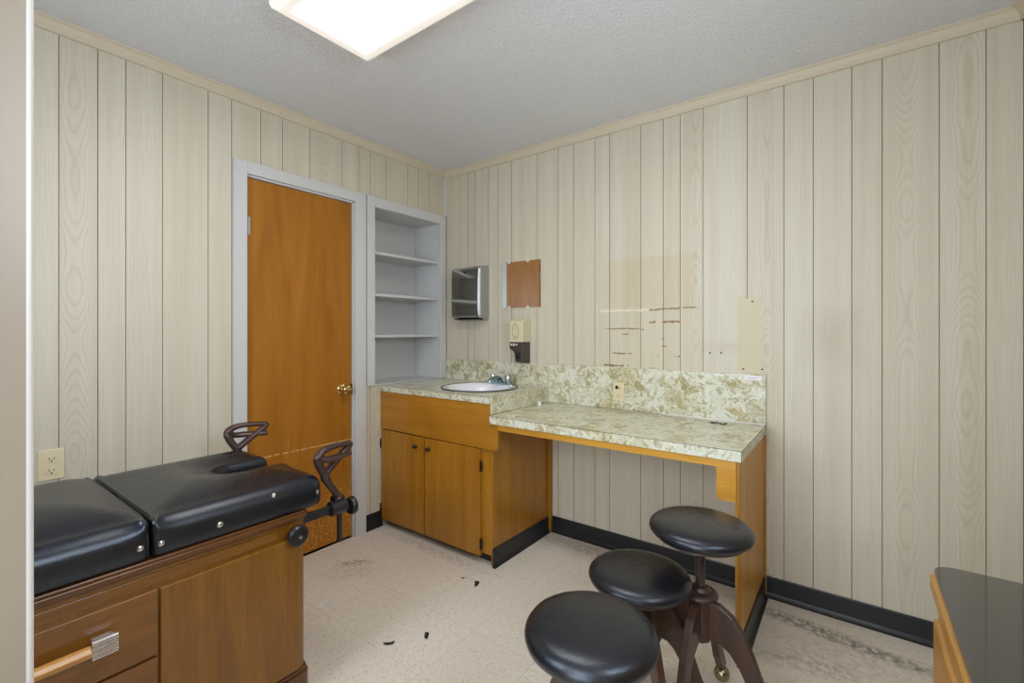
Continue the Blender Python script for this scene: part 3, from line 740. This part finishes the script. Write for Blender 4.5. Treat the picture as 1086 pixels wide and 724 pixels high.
# marks left on the wall where fittings were pulled off (they belong to the wall)
def decal(name, mat, polys, thick=.0009, label=None):
    mb = MB()
    for p in polys: mb.prism(p, 'y', -.0001, -thick)
    o = mb.build(name, mat, wb)
    if label: o['label'] = label
    return o
def rect(x0, x1, z0, z1): return [(x0, z0), (x1, z0), (x1, z1), (x0, z1)]
def ragged(x0, x1, z0, z1, seed):
    r_ = random.Random(seed); n = max(4, int((x1-x0)/.009)); h = z1-z0
    top = [(x0+(x1-x0)*i/n, z1-h*r_.uniform(0, .4)) for i in range(n+1)]; bot = [(x0+(x1-x0)*i/n, z0+h*r_.uniform(0, .4)) for i in range(n, -1, -1)]
    return bot+top
decal('yellowed_patch', M['patch'], [rect(2.012, 2.1, 1.05, 1.412)], .0005, 'yellowish rectangle left above the right end of the desk')
decal('pale_strip', M['pale'], [ragged(1.262, 1.60, 1.362, 1.380, 4)], .0007, 'pale strip of torn paper')
tears = [(1.60, 1.722, 1.367, 1.382), (1.735, 1.805, 1.372, 1.384), (1.555, 1.60, 1.362, 1.376), (1.556, 1.592, 1.296, 1.312), (1.628, 1.724, 1.294, 1.314), (1.298, 1.37, 1.262, 1.272), (1.372, 1.505, 1.262, 1.274), (1.398, 1.438, 1.232, 1.243),
         (1.344, 1.422, 1.122, 1.133), (1.436, 1.46, 1.124, 1.134), (1.286, 1.408, 1.048, 1.066), (1.628, 1.640, 1.208, 1.216), (1.628, 1.652, 1.168, 1.178), (1.60, 1.612, 1.118, 1.126), (1.712, 1.720, 1.112, 1.132), (1.695, 1.702, 1.112, 1.124), (1.556, 1.59, 1.050, 1.057), (1.43, 1.44, 1.054, 1.064)]
for i, tr in enumerate(tears): decal('torn_glue_mark', M['tear'], [ragged(*tr, i+20)], .0011)
holes = [(1.871, 1.144), (1.924, 1.146), (2.064, 1.397), (2.024, 1.070), (2.106, 1.072), (1.52, 1.262)]
for x, z in holes:
    mb = MB(); mb.lathe([(.0001, -.0012), (.0042, -.0012), (.0042, -.0002), (.0001, -.0002)], (x, 0, z), 'y', 12); o = mb.build('screw_hole', M['slot'], wb)

# ------------------------------------------------------------------ ceiling light
LX0, LX1, LY0, LY1 = .842, 2.062, -1.70, -1.298
lc = ((LX0+LX1)/2, (LY0+LY1)/2, H)
li = thing('ceiling_light', 'lit fluorescent ceiling fixture with a white wrap diffuser', 'ceiling light', lc)
box('housing', (LX0+.02, LY0+.02, H-.02), (LX1-.02, LY1-.02, H-.0005), M['white'], li)
mb = MB()
def ringp(ins, z): return [(LX0+ins, LY0+ins, z), (LX1-ins, LY0+ins, z), (LX1-ins, LY1-ins, z), (LX0+ins, LY1-ins, z)]
Ls = [[mb.bm.verts.new(p) for p in ringp(i_, z)] for i_, z in ((.002, H-.002), (0, H-.02), (.001, H-.062), (.008, H-.076), (.024, H-.083))]
for k in range(len(Ls)-1):
    for i in range(4): mb.bm.faces.new((Ls[k][i], Ls[k][(i+1) % 4], Ls[k+1][(i+1) % 4], Ls[k+1][i]))
mb.bm.faces.new(Ls[-1])
mb.build('diffuser', M['lamp'], li, origin=(lc[0], lc[1], H-.04))

# ------------------------------------------------------------------ exam table
et = thing('exam_table', 'vintage walnut medical exam table with black vinyl cushions and stirrups', 'exam table', (.62, -2.26, 0))
X0, X1, Y0, Y1 = .315, .947, -2.92, -1.622
def rrect(x0, x1, y0, y1, r, n=5):
    return arc(x1-r, y1-r, r, 0, 90, n)+arc(x0+r, y1-r, r, 90, 180, n)+arc(x0+r, y0+r, r, 180, 270, n)+arc(x1-r, y0+r, r, 270, 360, n)
MB().prism(rrect(X0, X1, Y0, Y1, .028), 'z', .11, .612).build('cabinet_body', M['walnut'], et, smooth=True)
mb = MB(); mb.prism(rrect(X0-.012, X1+.012, Y0-.012, Y1+.012, .035), 'z', .0, .095); mb.prism(rrect(X0-.006, X1+.006, Y0-.006, Y1+.006, .03), 'z', .095, .11)
mb.build('plinth', M['walnut_dark'], et, .004, smooth=True)
mb = MB(); mb.prism(rrect(X0-.004, X1+.004, Y0-.004, Y1+.004, .03), 'z', .612, .620); mb.prism(rrect(X0-.010, X1+.010, Y0-.010, Y1+.010, .034), 'z', .620, .634); mb.prism(rrect(X0-.006, X1+.006, Y0-.006, Y1+.006, .03), 'z', .634, .643)
mb.build('top_moulding', M['walnut_dark'], et, .002)
box('pull_out_board', (X1-.002, -2.89, .574), (X1+.005, -1.722, .603), M['walnut_y'], et, .0015)
mb = MB(); mb.box((X1-.001, -2.04, .118), (X1+.012, -1.652, .561)); mb.build('door', M['walnut'], et, .002, origin=(X1, -1.85, .34))
for (z0, z1) in ((.388, .562), (.254, .381), (.118, .247)):
    dw = MB().box((X1-.001, -2.888, z0), (X1+.012, -2.047, z1)).build('drawer', M['walnut_y'], et, .002, origin=(X1, -2.46, (z0+z1)/2))
    zc = .484 if z0 > .3 else (z0+z1)/2
    prof = [(X1+.034, zc-.013), (X1+.048, zc-.012), (X1+.052, zc), (X1+.046, zc+.012), (X1+.034, zc+.013)]
    MB().prism([(p[0], p[1]) for p in prof], 'y', -2.72, -2.186).build('handle', M['handle_wood'], dw, .002)
    for ya, yb in ((-2.186, -2.137), (-2.769, -2.72)):
        mb = MB(); mb.box((X1+.0125, ya+.006, zc-.013), (X1+.034, yb-.006, zc+.013))
        for k in range(4):
            z_ = zc-.0165+k*.011; mb.tube([(X1+.043, ya, z_), (X1+.043, yb, z_)], .0062, n=10)
        mb.box((X1+.032, ya+.001, zc-.02), (X1+.044, yb-.001, zc+.02))
        mb.build('chrome_end', M['chrome'], dw)
# round black crank knob
mb = MB(); mb.lathe([(.012, 0), (.012, .02), (.026, .022), (.034, .030), (.0345, .040), (.028, .048), (.012, .051), (.0001, .0512)], (X1, -1.672, .578), 'x', 32)
kb = mb.build('crank_knob', M['black'], et, smooth=True)
mb = MB(); mb.lathe([(.007, .0495), (.006, .054), (.0001, .055)], (X1, -1.672, .578), 'x', 12); tag(mb.build('knob_screw', M['chrome'], kb, smooth=True), 'chrome screw')

# cushions: an outline offset inwards ring by ring gives the rolled edge
def cushion(outline, z0, z1, rfun, crown_h=.042):
    pts = [Vector(p) for p in outline]; n = len(pts)
    area = sum(pts[i].x*pts[(i+1) % n].y-pts[(i+1) % n].x*pts[i].y for i in range(n))
    if area < 0: pts.reverse()
    nor = []
    for i in range(n):
        d = (pts[(i+1) % n]-pts[i-1]).normalized(); nor.append(Vector((-d.y, d.x)))
    rs = [rfun(p) for p in pts]
    for _ in range(6): rs = [(rs[i-1]+2*rs[i]+rs[(i+1) % n])/4 for i in range(n)]
    rings = [lambda r: (.010, z0), lambda r: (.003, z0+.004), lambda r: (0, z0+.012), lambda r: (-.002, z0+.03)]
    for k in range(10):
        a = R(90*k/9); rings.append(lambda r, a=a: (r*(1-math.cos(a)), z1-r*1.05+r*1.05*math.sin(a)))
    mb = MB(); bm = mb.bm; L = []
    for f in rings: L.append([bm.verts.new((p.x+q.x*f(r)[0], p.y+q.y*f(r)[0], f(r)[1])) for p, q, r in zip(pts, nor, rs)])
    for k in range(len(L)-1):
        for i in range(n): bm.faces.new((L[k][i], L[k][(i+1) % n], L[k+1][(i+1) % n], L[k+1][i]))
    bm.faces.new(L[0][::-1])
    ring = [Vector((v.co.x, v.co.y)) for v in L[-1]]; seg = [(ring[i], ring[(i+1) % n]) for i in range(n)]
    def dist(p):
        m = 9
        for a, b in seg:
            t = max(0, min(1, (p-a).dot(b-a)/max(1e-9, (b-a).length_squared))); m = min(m, (p-(a+(b-a)*t)).length)
        return m
    def inside(p):
        c = False
        for a, b in seg:
            if (a.y > p.y) != (b.y > p.y) and p.x < (b.x-a.x)*(p.y-a.y)/(b.y-a.y)+a.x: c = not c
        return c
    xs = [p.x for p in ring]; ys = [p.y for p in ring]; inner = []
    st = .024; x = min(xs)
    while x < max(xs):
        y = min(ys)
        while y < max(ys):
            p = Vector((x, y))
            if inside(p) and dist(p) > st*.55: inner.append(p)
            y += st
        x += st
    from mathutils.geometry import delaunay_2d_cdt
    vs, es, fs, ov, oe, of = delaunay_2d_cdt(ring+inner, [(i, (i+1) % n) for i in range(n)], [], 1, 1e-6)
    mp = []
    for i, p in enumerate(vs):
        src = ov[i]
        if src and src[0] < n: mp.append(L[-1][src[0]])
        else: mp.append(bm.verts.new((p.x, p.y, z1+crown_h*(1-math.exp(-dist(p)/.10)))))
    for f in fs:
        c = sum((vs[i] for i in f), Vector((0, 0)))/len(f)
        if inside(c):
            try: bm.faces.new([mp[i] for i in f])
            except ValueError: pass
    return mb
def densify(pts, step=.015):
    out = []
    for i in range(len(pts)):
        a = Vector(pts[i]); b = Vector(pts[(i+1) % len(pts)]); k = max(1, int((b-a).length/step))
        out += [tuple(a+(b-a)*j/k) for j in range(k)]
    return out
ZB = .644; ZT = .748
xa, xb, ya, yb = .318, .953, -2.056, -1.552
cr = .055; nx0, nx1, nd = .560, .668, .215       # the notch at the foot end
r2 = .05; nr = (nx1-nx0)/2
o_ = arc(xb-cr, ya+.016, .016, 270, 360, 3) if False else []
ol = [(xa+.016, ya)] + [(xb-.016, ya)] + arc(xb-.016, ya+.016, .016, -90, 0, 4)[1:] + arc(xb-cr, yb-cr, cr, 0, 90, 8)
ol += arc(nx1+r2, yb-r2, r2, 90, 180, 8)
ol += [p for p in arc((nx0+nx1)/2, yb-nd+nr, nr, 0, -180, 14)]
ol += arc(nx0-r2, yb-r2, r2, 0, 90, 8)
ol += arc(xa+cr, yb-cr, cr, 90, 180, 8) + arc(xa+.016, ya+.016, .016, 180, 270, 4)[:-1]
fcu = cushion(densify(ol), ZB, ZT, lambda p: .014 if p.y < -2.04 else (.030 if abs(p.x-.63) < .10 else .048)).build('foot_cushion', M['vinyl'], et, smooth=True, origin=(.63, -1.8, ZB))
hl = rrect(xa, xb, -2.93, -2.060, .02, 5)
hcu = cushion(densify(hl), ZB, ZT+.002, lambda p: .014 if p.y > -2.075 else .048, .058).build('head_cushion', M['vinyl'], et, smooth=True, origin=(.63, -2.5, ZB))
# piping on the seam between the cushions
for yy, par in ((-2.0665, hcu), (-2.0495, fcu)):
    pz = ZT-.001; mb = MB(); mb.tube([(xa+.03, yy, pz-.010), (xa+.06, yy, pz-.001), (xb-.06, yy, pz), (xb-.035, yy, pz-.007), (xb-.015, yy, pz-.022), (xb-.004, yy, pz-.045), (xb-.001, yy, ZB+.012)], .0032, n=8); mb.build('piping', M['black'], par, smooth=True)
for (yy, zz, rr, par) in ((-2.084, .684, .008, hcu), (-2.038, .681, .008, fcu), (-1.895, .683, .009, fcu), (-1.585, .690, .008, fcu)):
    xx = xb+.001 if yy < -1.6 else xb-.008
    mb = MB(); mb.lathe([(rr, 0), (rr*.95, .003), (rr*.5, .0055), (.0001, .006)], (xx, yy, zz), 'x', 18); tag(mb.build('upholstery_stud', M['chrome'], par, smooth=True), 'silver stud')
mb = MB(); mb.ball((xb-.004, -1.735, .722), .0055, 10, (.5, 1.0, 1.4)); tag(mb.build('paint_spot', M['paint_fleck'], fcu), 'pale spot on the vinyl')

# stirrups at the foot end
def stirrup(dx, dy, dz, mirror=1):
    """bar, sliding clamp, wheel, hanging stem, arm and the open heel loop"""
    XX = .90+dx
    def P(y, z, o=0): return (XX+o*mirror, y+dy, z+dz)
    b = MB().box((XX-.008, -1.64, .577), (XX+.008, -1.435+dy, .608)).build('stirrup', M['gun'], et, .003)
    box('end_bracket', (XX-.02, Y1, .545), (XX+.026, Y1+.006, .637), M['black'], b, .002)
    zc = .594+0
    mb = MB(); mb.lathe([(.018, -1.512+dy), (.027, -1.505+dy), (.028, -1.45+dy), (.020, -1.44+dy), (.012, -1.436+dy)], (XX, 0, zc), 'y', 24)
    mb.box((XX-.015, -1.495+dy, zc+.015), (XX+.015, -1.455+dy, zc+.042)); mb.build('clamp', M['gun'], b, smooth=True)
    mb = MB(); mb.lathe([(.010, -1.437+dy), (.010, -1.428+dy), (.030, -1.426+dy), (.034, -1.420+dy), (.034, -1.408+dy), (.029, -1.404+dy), (.020, -1.409+dy), (.0001, -1.409+dy)], (XX, 0, zc-.012), 'y', 28); mb.build('clamp_wheel', M['black'], b, smooth=True)
    mb = MB(); mb.box((XX-.007, -1.474+dy, .46), (XX+.007, -1.459+dy, zc-.02)); mb.build('stem', M['gun'], b, .002)
    mb = MB()
    mb.tube([P(-1.474, zc+.035-dz), P(-1.478, .648), P(-1.490, .668), P(-1.508, .694), P(-1.522, .720), P(-1.532, .742)], [.019, .014, .0125, .013, .017, .014], n=14, spline=4)
    mb.ball(P(-1.524, .722), .017, 16); mb.build('arm', M['dark_cast'], b, smooth=True)
    # heel loop: outer rim and cross piece
    mb = MB()
    J = P(-1.533, .742)
    rim = [P(-1.528, .742, 0), P(-1.548, .768, .006), P(-1.559, .795, .010), P(-1.556, .815, .012), P(-1.535, .828, .010), P(-1.505, .833, .004), P(-1.46, .832, -.004), P(-1.425, .829, -.010), P(-1.412, .823, -.014), P(-1.425, .812, -.014), P(-1.455, .792, -.010), P(-1.485, .770, -.006), P(-1.510, .750, -.002)]
    mb.tube(rim, [.014, .014, .0145, .0145, .013, .011, .0105, .0105, .0105, .0115, .0135, .0135, .0135], closed=True, n=12, flat=1.2, spline=4)
    mb.build('heel_loop', M['dark_cast'], b, smooth=True)
    mb = MB(); mb.tube([P(-1.556, .806, .012), P(-1.53, .794, .016), P(-1.50, .792, .012), P(-1.468, .790, .0), P(-1.44, .791, -.012), P(-1.412, .788, -.020)], [.009, .012, .0125, .0125, .012, .010], n=12, flat=1.4, spline=4)
    mb.build('heel_rest', M['dark_cast'], b, smooth=True)
stirrup(0, 0, -.008)
stirrup(-.54, -.075, .018, -1)

# ------------------------------------------------------------------ stools
CF = Vector((-.597, .802)); CR_ = Vector((.802, .597))
def make_stool(label, seat_z, loc, seat_r, th, base_rot, group='black topped exam stools'):
    e = thing('exam_stool', label, 'stool', (0, 0, 0), group)
    r = seat_r
    mb = MB(); k = th/.06; mb.lathe([(.0001, -.012*k), (r-.03, -.012*k), (r-.013, -.009*k), (r-.004, .000), (r, .014*k), (r-.002, .026*k), (r-.011, .039*k), (r-.026, .048*k), (r-.05, .0535*k), (r-.08, .0565*k), (r*.25, .0595*k), (.0001, .060*k)], (0, 0, seat_z), 'z', 72)
    mb.build('seat', M['vinyl'], e, smooth=True, origin=(0, 0, seat_z))
    mb = MB(); mb.lathe([(.0001, -.020), (r-.03, -.020), (r-.022, -.016), (r-.022, -.012*k-.0004), (.0001, -.012*k-.0004)], (0, 0, seat_z), 'z', 48); mb.build('seat_board', M['dark_cast'], e, smooth=True)
    mb = MB(); mb.lathe([(.03, seat_z-.028), (.03, seat_z-.0205), (.0001, seat_z-.0203)], (0, 0, 0), 'z', 24)
    z = .30; pr = [(.0125, z)]
    while z < seat_z-.03: pr += [(.0125, z), (.0155, z+.003), (.0125, z+.006)]; z += .0065
    pr += [(.0125, seat_z-.022)]
    mb.lathe(pr, (0, 0, 0), 'z', 20); mb.build('screw_rod', M['screw_metal'], e, smooth=True)
    mb = MB(); mb.prism([(.033*math.cos(a), .033*math.sin(a)) for a in [R(22.5+45*i) for i in range(8)]], 'z', .275, .410)
    mb.lathe([(.050, .408), (.054, .414), (.053, .421), (.046, .427), (.030, .430), (.024, .440), (.020, .443), (.0165, .443)], (0, 0, 0), 'z', 28)
    mb.build('hub', M['dark_cast'], e, .002)
    # each leg: a curved flat board
    rf = .245
    top = [(.030, .405), (.062, .400), (.098, .378), (.130, .335), (.158, .275), (.184, .205), (.208, .135), (rf+.008, .058)]
    bot = [(rf-.034, .058), (.170, .120), (.142, .185), (.116, .235), (.090, .268), (.062, .284), (.030, .286)]
    for k in range(4):
        a = base_rot+k*math.pi/2; d = Vector((math.cos(a), math.sin(a))); s_ = Vector((-d.y, d.x))*.0125
        mb = MB()
        outline = top+bot
        v0 = [mb.bm.verts.new((d.x*p+s_.x, d.y*p+s_.y, z)) for p, z in outline]; v1 = [mb.bm.verts.new((d.x*p-s_.x, d.y*p-s_.y, z)) for p, z in outline]
        nn = len(outline); mb.bm.faces.new(v0); mb.bm.faces.new(v1[::-1])
        for i in range(nn): mb.bm.faces.new((v0[i], v0[(i+1) % nn], v1[(i+1) % nn], v1[i]))
        lg = mb.build('leg', M['stool_wood'], e, .003, 2)
        cx, cy = d.x*(rf-.012), d.y*(rf-.012)
        mb = MB(); mb.ball((cx, cy, .027), .027, 20); mb.lathe([(.009, .044), (.013, .050), (.013, .058), (.006, .0585)], (cx, cy, 0), 'z', 14)
        mb.build('ball_caster', M['nickel'], lg, smooth=True)
    e.location = loc
    return e
def camxy(right, fwd): return (2.456+.802*right-.597*fwd, -2.468+.597*right+.802*fwd, 0)
CA = R(36.67)
def cam_rot(deg): return R(deg)+CA
make_stool('front stool of the three, nearest the camera, low black vinyl seat', .497, camxy(.193, 1.125), .1625, .056, cam_rot(36))
make_stool('middle stool, the lowest black seat, tucked between the front one and the tall one', .463, camxy(.404, 1.46), .158, .046, cam_rot(7))
make_stool('tall stool with its screw rod showing, standing in front of the desk end panel', .611, camxy(.603, 1.47), .157, .043, cam_rot(50))

# ------------------------------------------------------------------ cabinet at the right edge
tc = thing('treatment_cabinet', 'wooden cabinet with a glossy black top at the right edge', 'cabinet', (2.76, -1.66, 0))
TZ = .78; TX = 2.584; TYb = -1.203; TYf = -2.02
MB().prism(rrect(TX, RX-.022, TYf, TYb, .035, 8), 'z', TZ-.010, TZ).build('black_top', M['glass_top'], tc, .0015, origin=(2.76, -1.6, TZ))
MB().prism(rrect(TX-.006, RX-.022, TYf-.006, TYb+.006, .04, 8), 'z', TZ-.040, TZ-.0102).build('top_edge', M['cab_wood'], tc, .006, 3)
box('cabinet_body', (2.600, TYf+.03, .06), (RX-.024, -1.305, TZ-.0405), M['cab_wood'], tc, .004)
box('plinth', (2.63, TYf+.05, 0), (RX-.03, -1.33, .06), M['cab_wood'], tc)
for z0, z1 in ((.560, .725), (.385, .545), (.235, .37), (.075, .22)):
    dw = MB().box((2.574, TYf+.04, z0), (2.5995, -1.315, z1)).build('drawer', M['cab_wood'], tc, .009, 4, origin=(2.59, -1.66, (z0+z1)/2))
    zc = (z0+z1)/2
    mb = MB(); mb.tube([(2.574, -1.74, zc), (2.556, -1.735, zc), (2.552, -1.70, zc), (2.552, -1.62, zc), (2.556, -1.585, zc), (2.574, -1.58, zc)], .006, n=10); mb.build('handle', M['chrome'], dw, smooth=True)

# ------------------------------------------------------------------ bits on the floor
def flake(label, x, y, l, w, ang, seed, mat='flake', name='dark_flake', cat='debris'):
    r_ = random.Random(seed); n = 12; bm = bmesh.new(); ca, sa = math.cos(ang), math.sin(ang)
    def ring(z): 
        out = []
        rr = random.Random(seed)
        for i in range(n):
            a = 2*math.pi*i/n; k = rr.uniform(.55, 1.15); px, py = l/2*k*math.cos(a), w/2*k*math.sin(a)+.25*w*math.cos(2*a)*.6
            out.append(bm.verts.new((x+ca*px-sa*py, y+sa*px+ca*py, z+.002*abs(math.cos(a)))))
        return out
    A, B = ring(.0006), ring(.0026); bm.faces.new(A[::-1]); bm.faces.new(B)
    for i in range(n): bm.faces.new((A[i], A[(i+1) % n], B[(i+1) % n], B[i]))
    mb = MB(); mb.bm.free(); mb.bm = bm
    o = mb.build(name, M[mat], None, origin=(x, y, 0)); return tag(o, label, cat)
flake('curled dark flake on the floor in front of the sink cabinet, the farthest larger one', .953, -.745, .055, .028, 2.2, 1)
flake('speck of dark debris just left of the farthest larger flake', .864, -.746, .02, .008, .3, 2)
flake('upright dark flake mid floor, between the exam table and the front stool', 1.045, -1.163, .052, .02, 2.35, 3)
flake('dark flake on the floor nearest the exam table base', .962, -1.279, .052, .02, .95, 4)
flake('pale paint chip on the floor beside the exam table corner', .505, -1.305, .05, .03, .7, 5, 'chip', 'paint_chip')

# ------------------------------------------------------------------ daylight and camera
w = bpy.data.worlds.new('World'); sc.world = w; w.use_nodes = True
bg = w.node_tree.nodes['Background']; bg.inputs[0].default_value = (.82, .9, 1.0, 1); bg.inputs[1].default_value = .7
def added_daylight(name, loc, sx, sy, energy, rot=(R(90), 0, 0)):  # area lamps added outside the unseen openings for brightness and highlights
    ld = bpy.data.lights.new(name, 'AREA'); ld.shape = 'RECTANGLE'; ld.size = sx; ld.size_y = sy; ld.energy = energy; ld.color = (.80, .89, 1)
    lo = bpy.data.objects.new(name, ld); C.objects.link(lo); lo.location = loc; lo.rotation_euler = rot
added_daylight('doorway_fill', (2.27, FY-.12, 1.03), .68, 2.0, 15)
added_daylight('window_fill', (1.15, FY-.12, 1.50), .6, .8, 14)
added_daylight('side_window_fill', (RX+.12, -1.9, 1.65), .45, .8, 13, (0, R(90), 0))

cam = bpy.data.cameras.new('camera'); co = bpy.data.objects.new('camera', cam); C.objects.link(co); sc.camera = co
cam.sensor_width = 36; cam.lens = 487.2/1086*36; cam.clip_start = .05
co.location = (2.4565, -2.4678, 1.2531); co.rotation_euler = (R(90), 0, R(36.666))
cam.shift_y = -(362-351.2)/1086
sc.view_settings.view_transform = 'Standard'; sc.view_settings.look = 'None'; sc.view_settings.gamma = 1; sc.view_settings.exposure = EXPO
sc.view_settings.use_curve_mapping = False
sc.cycles.max_bounces = 10; sc.cycles.diffuse_bounces = 6
